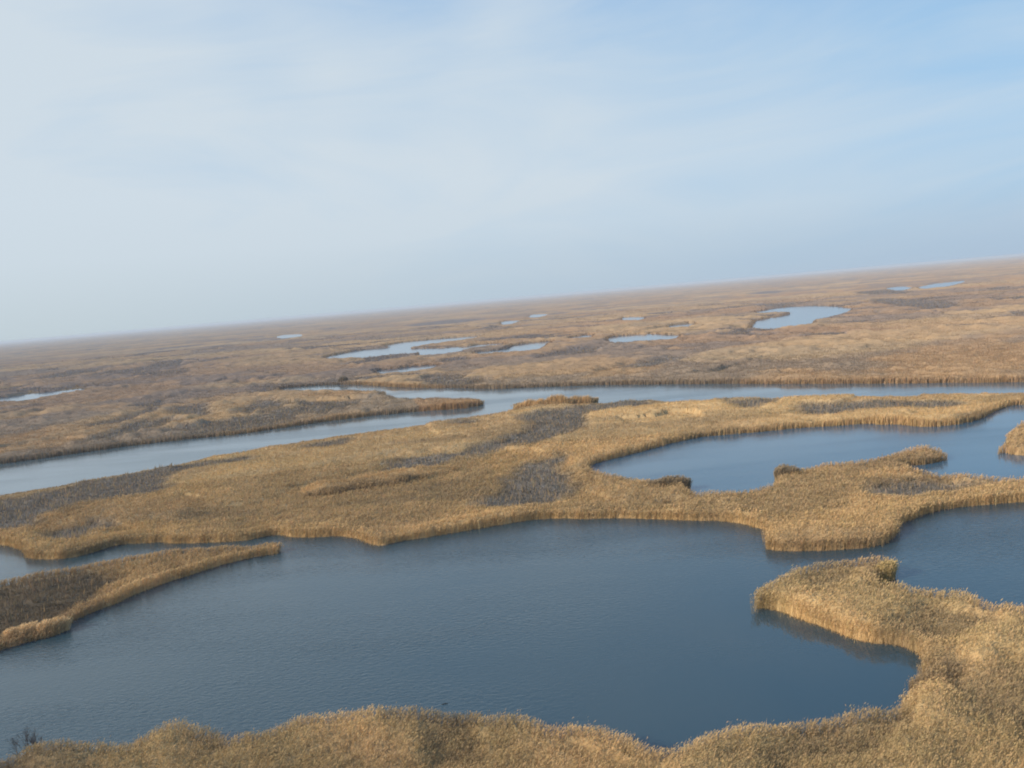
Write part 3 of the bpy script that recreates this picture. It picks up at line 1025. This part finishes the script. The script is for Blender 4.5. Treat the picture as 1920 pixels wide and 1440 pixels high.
reed_clump(1745, 1292, 3.0, 1.6, 2.5, 1200, (0.30, 0.215, 0.125), 'dark brown reed clump inland of the cove corner', rot=0.3)


def bare_shrub(px, py, h, label):
    cx, cy = unproject(px, py)
    vs_, fs_, cs_ = [], [], []
    nb = 0

    def twig(p, d, L, w, depth):
        nonlocal nb
        q = p + d * L
        s = d.cross(Vector((0.3, 1, 0.2))).normalized() * w
        s2 = d.cross(s).normalized() * w
        k = len(vs_)
        for a, m in ((p, 1.0), (q, 0.6)):
            vs_.extend([a + s * m, a - s * .5 * m + s2 * .87 * m, a - s * .5 * m - s2 * .87 * m])
        for j in range(3):
            j2 = (j + 1) % 3
            fs_.append((k + j, k + j2, k + 3 + j2))
            fs_.append((k + j, k + 3 + j2, k + 3 + j))
        if depth > 0:
            for _ in range(random.choice((3, 3, 4))):
                nd = (d + Vector((random.uniform(-.6, .6), random.uniform(-.6, .6), random.uniform(-.1, .5)))).normalized()
                twig(p + d * L * random.uniform(.55, 1), nd, L * random.uniform(.55, .8), w * .6, depth - 1)
    for _ in range(9):
        d = Vector((random.uniform(-.45, .45), random.uniform(-.45, .45), 1)).normalized()
        twig(Vector((random.uniform(-.8, .8), random.uniform(-.6, .6), 0)), d, h * random.uniform(.3, .42), 0.035, 4)
    V_ = np.array([tuple(v) for v in vs_])
    e = tri_mesh('bare_shrub', V_, np.array(fs_), np.tile(np.array([[0.15, 0.11, 0.09]]), (len(V_), 1)))
    o = link('bare_shrub', e, M_REED)
    o.location = (float(cx), float(cy), 0.0)
    tag(o, label, 'shrub')


bare_shrub(58, 1428, 4.0, 'leafless dark shrub sticking up from the reeds in the bottom left corner')


def floating_stick():
    cx, cy = unproject(834, 1321)
    import bmesh
    bm = bmesh.new()
    pts = [(-.38, -.02, .01, .03), (-.15, .0, .035, .045), (.1, .03, .04, .04), (.36, .0, .02, .02)]
    rings = []
    for (a, b, c, r) in pts:
        rings.append([bm.verts.new((a, b + r * math.cos(k * math.pi / 3), c + r * math.sin(k * math.pi / 3))) for k in range(6)])
    for A, B in zip(rings, rings[1:]):
        for k in range(6):
            bm.faces.new((A[k], A[(k + 1) % 6], B[(k + 1) % 6], B[k]))
    bm.faces.new(rings[0][::-1])
    bm.faces.new(rings[-1])
    t0 = [bm.verts.new((.05 + dx, .03, .06)) for dx in (-.015, .015)] + [bm.verts.new((.16, .10, .2))]
    bm.faces.new(t0)
    e = bpy.data.meshes.new('floating_stick')
    bm.to_mesh(e)
    bm.free()
    m, n, l, o_ = new_mat('wet_wood')
    d = N(n, 'ShaderNodeBsdfPrincipled')
    d.inputs['Roughness'].default_value = 0.5
    tcn = N(n, 'ShaderNodeTexNoise')
    tcn.inputs['Scale'].default_value = 12
    l.new(ramp(n, l, tcn.outputs['Fac'], [(0.3, (0.015, 0.012, 0.01)), (0.7, (0.05, 0.04, 0.03))]), d.inputs['Base Color'])
    l.new(d.outputs[0], o_.inputs[0])
    o = link('floating_stick', e, m)
    o.location = (float(cx), float(cy), 0.06)
    o.rotation_euler = (0, 0, 0.15)
    tag(o, 'small dark stick floating on the lake near the bottom reeds', 'stick')


floating_stick()

# ------------------------------------------------------------------ haze
HZ_TOP = CAM_H + 3.0
me = bpy.data.meshes.new('haze')
a, b, c0, c1 = 150000.0, -3000.0, -1.0, HZ_TOP
vv = [(-a, b, c0), (a, b, c0), (a, a, c0), (-a, a, c0), (-a, b, c1), (a, b, c1), (a, a, c1), (-a, a, c1)]
me.from_pydata(vv, [], [(3, 2, 1, 0), (4, 5, 6, 7), (0, 1, 5, 4), (1, 2, 6, 5), (2, 3, 7, 6), (3, 0, 4, 7)])
m, n, l, o_ = new_mat('haze')
pv = N(n, 'ShaderNodeVolumePrincipled')
pv.inputs['Color'].default_value = (0.75, 0.83, 0.91, 1)
pv.inputs['Density'].default_value = 0.0001
pv.inputs['Anisotropy'].default_value = 0.0
l.new(pv.outputs[0], o_.inputs['Volume'])
tag(link('haze', me, m), 'thin bluish haze over the whole marsh', kind='stuff')
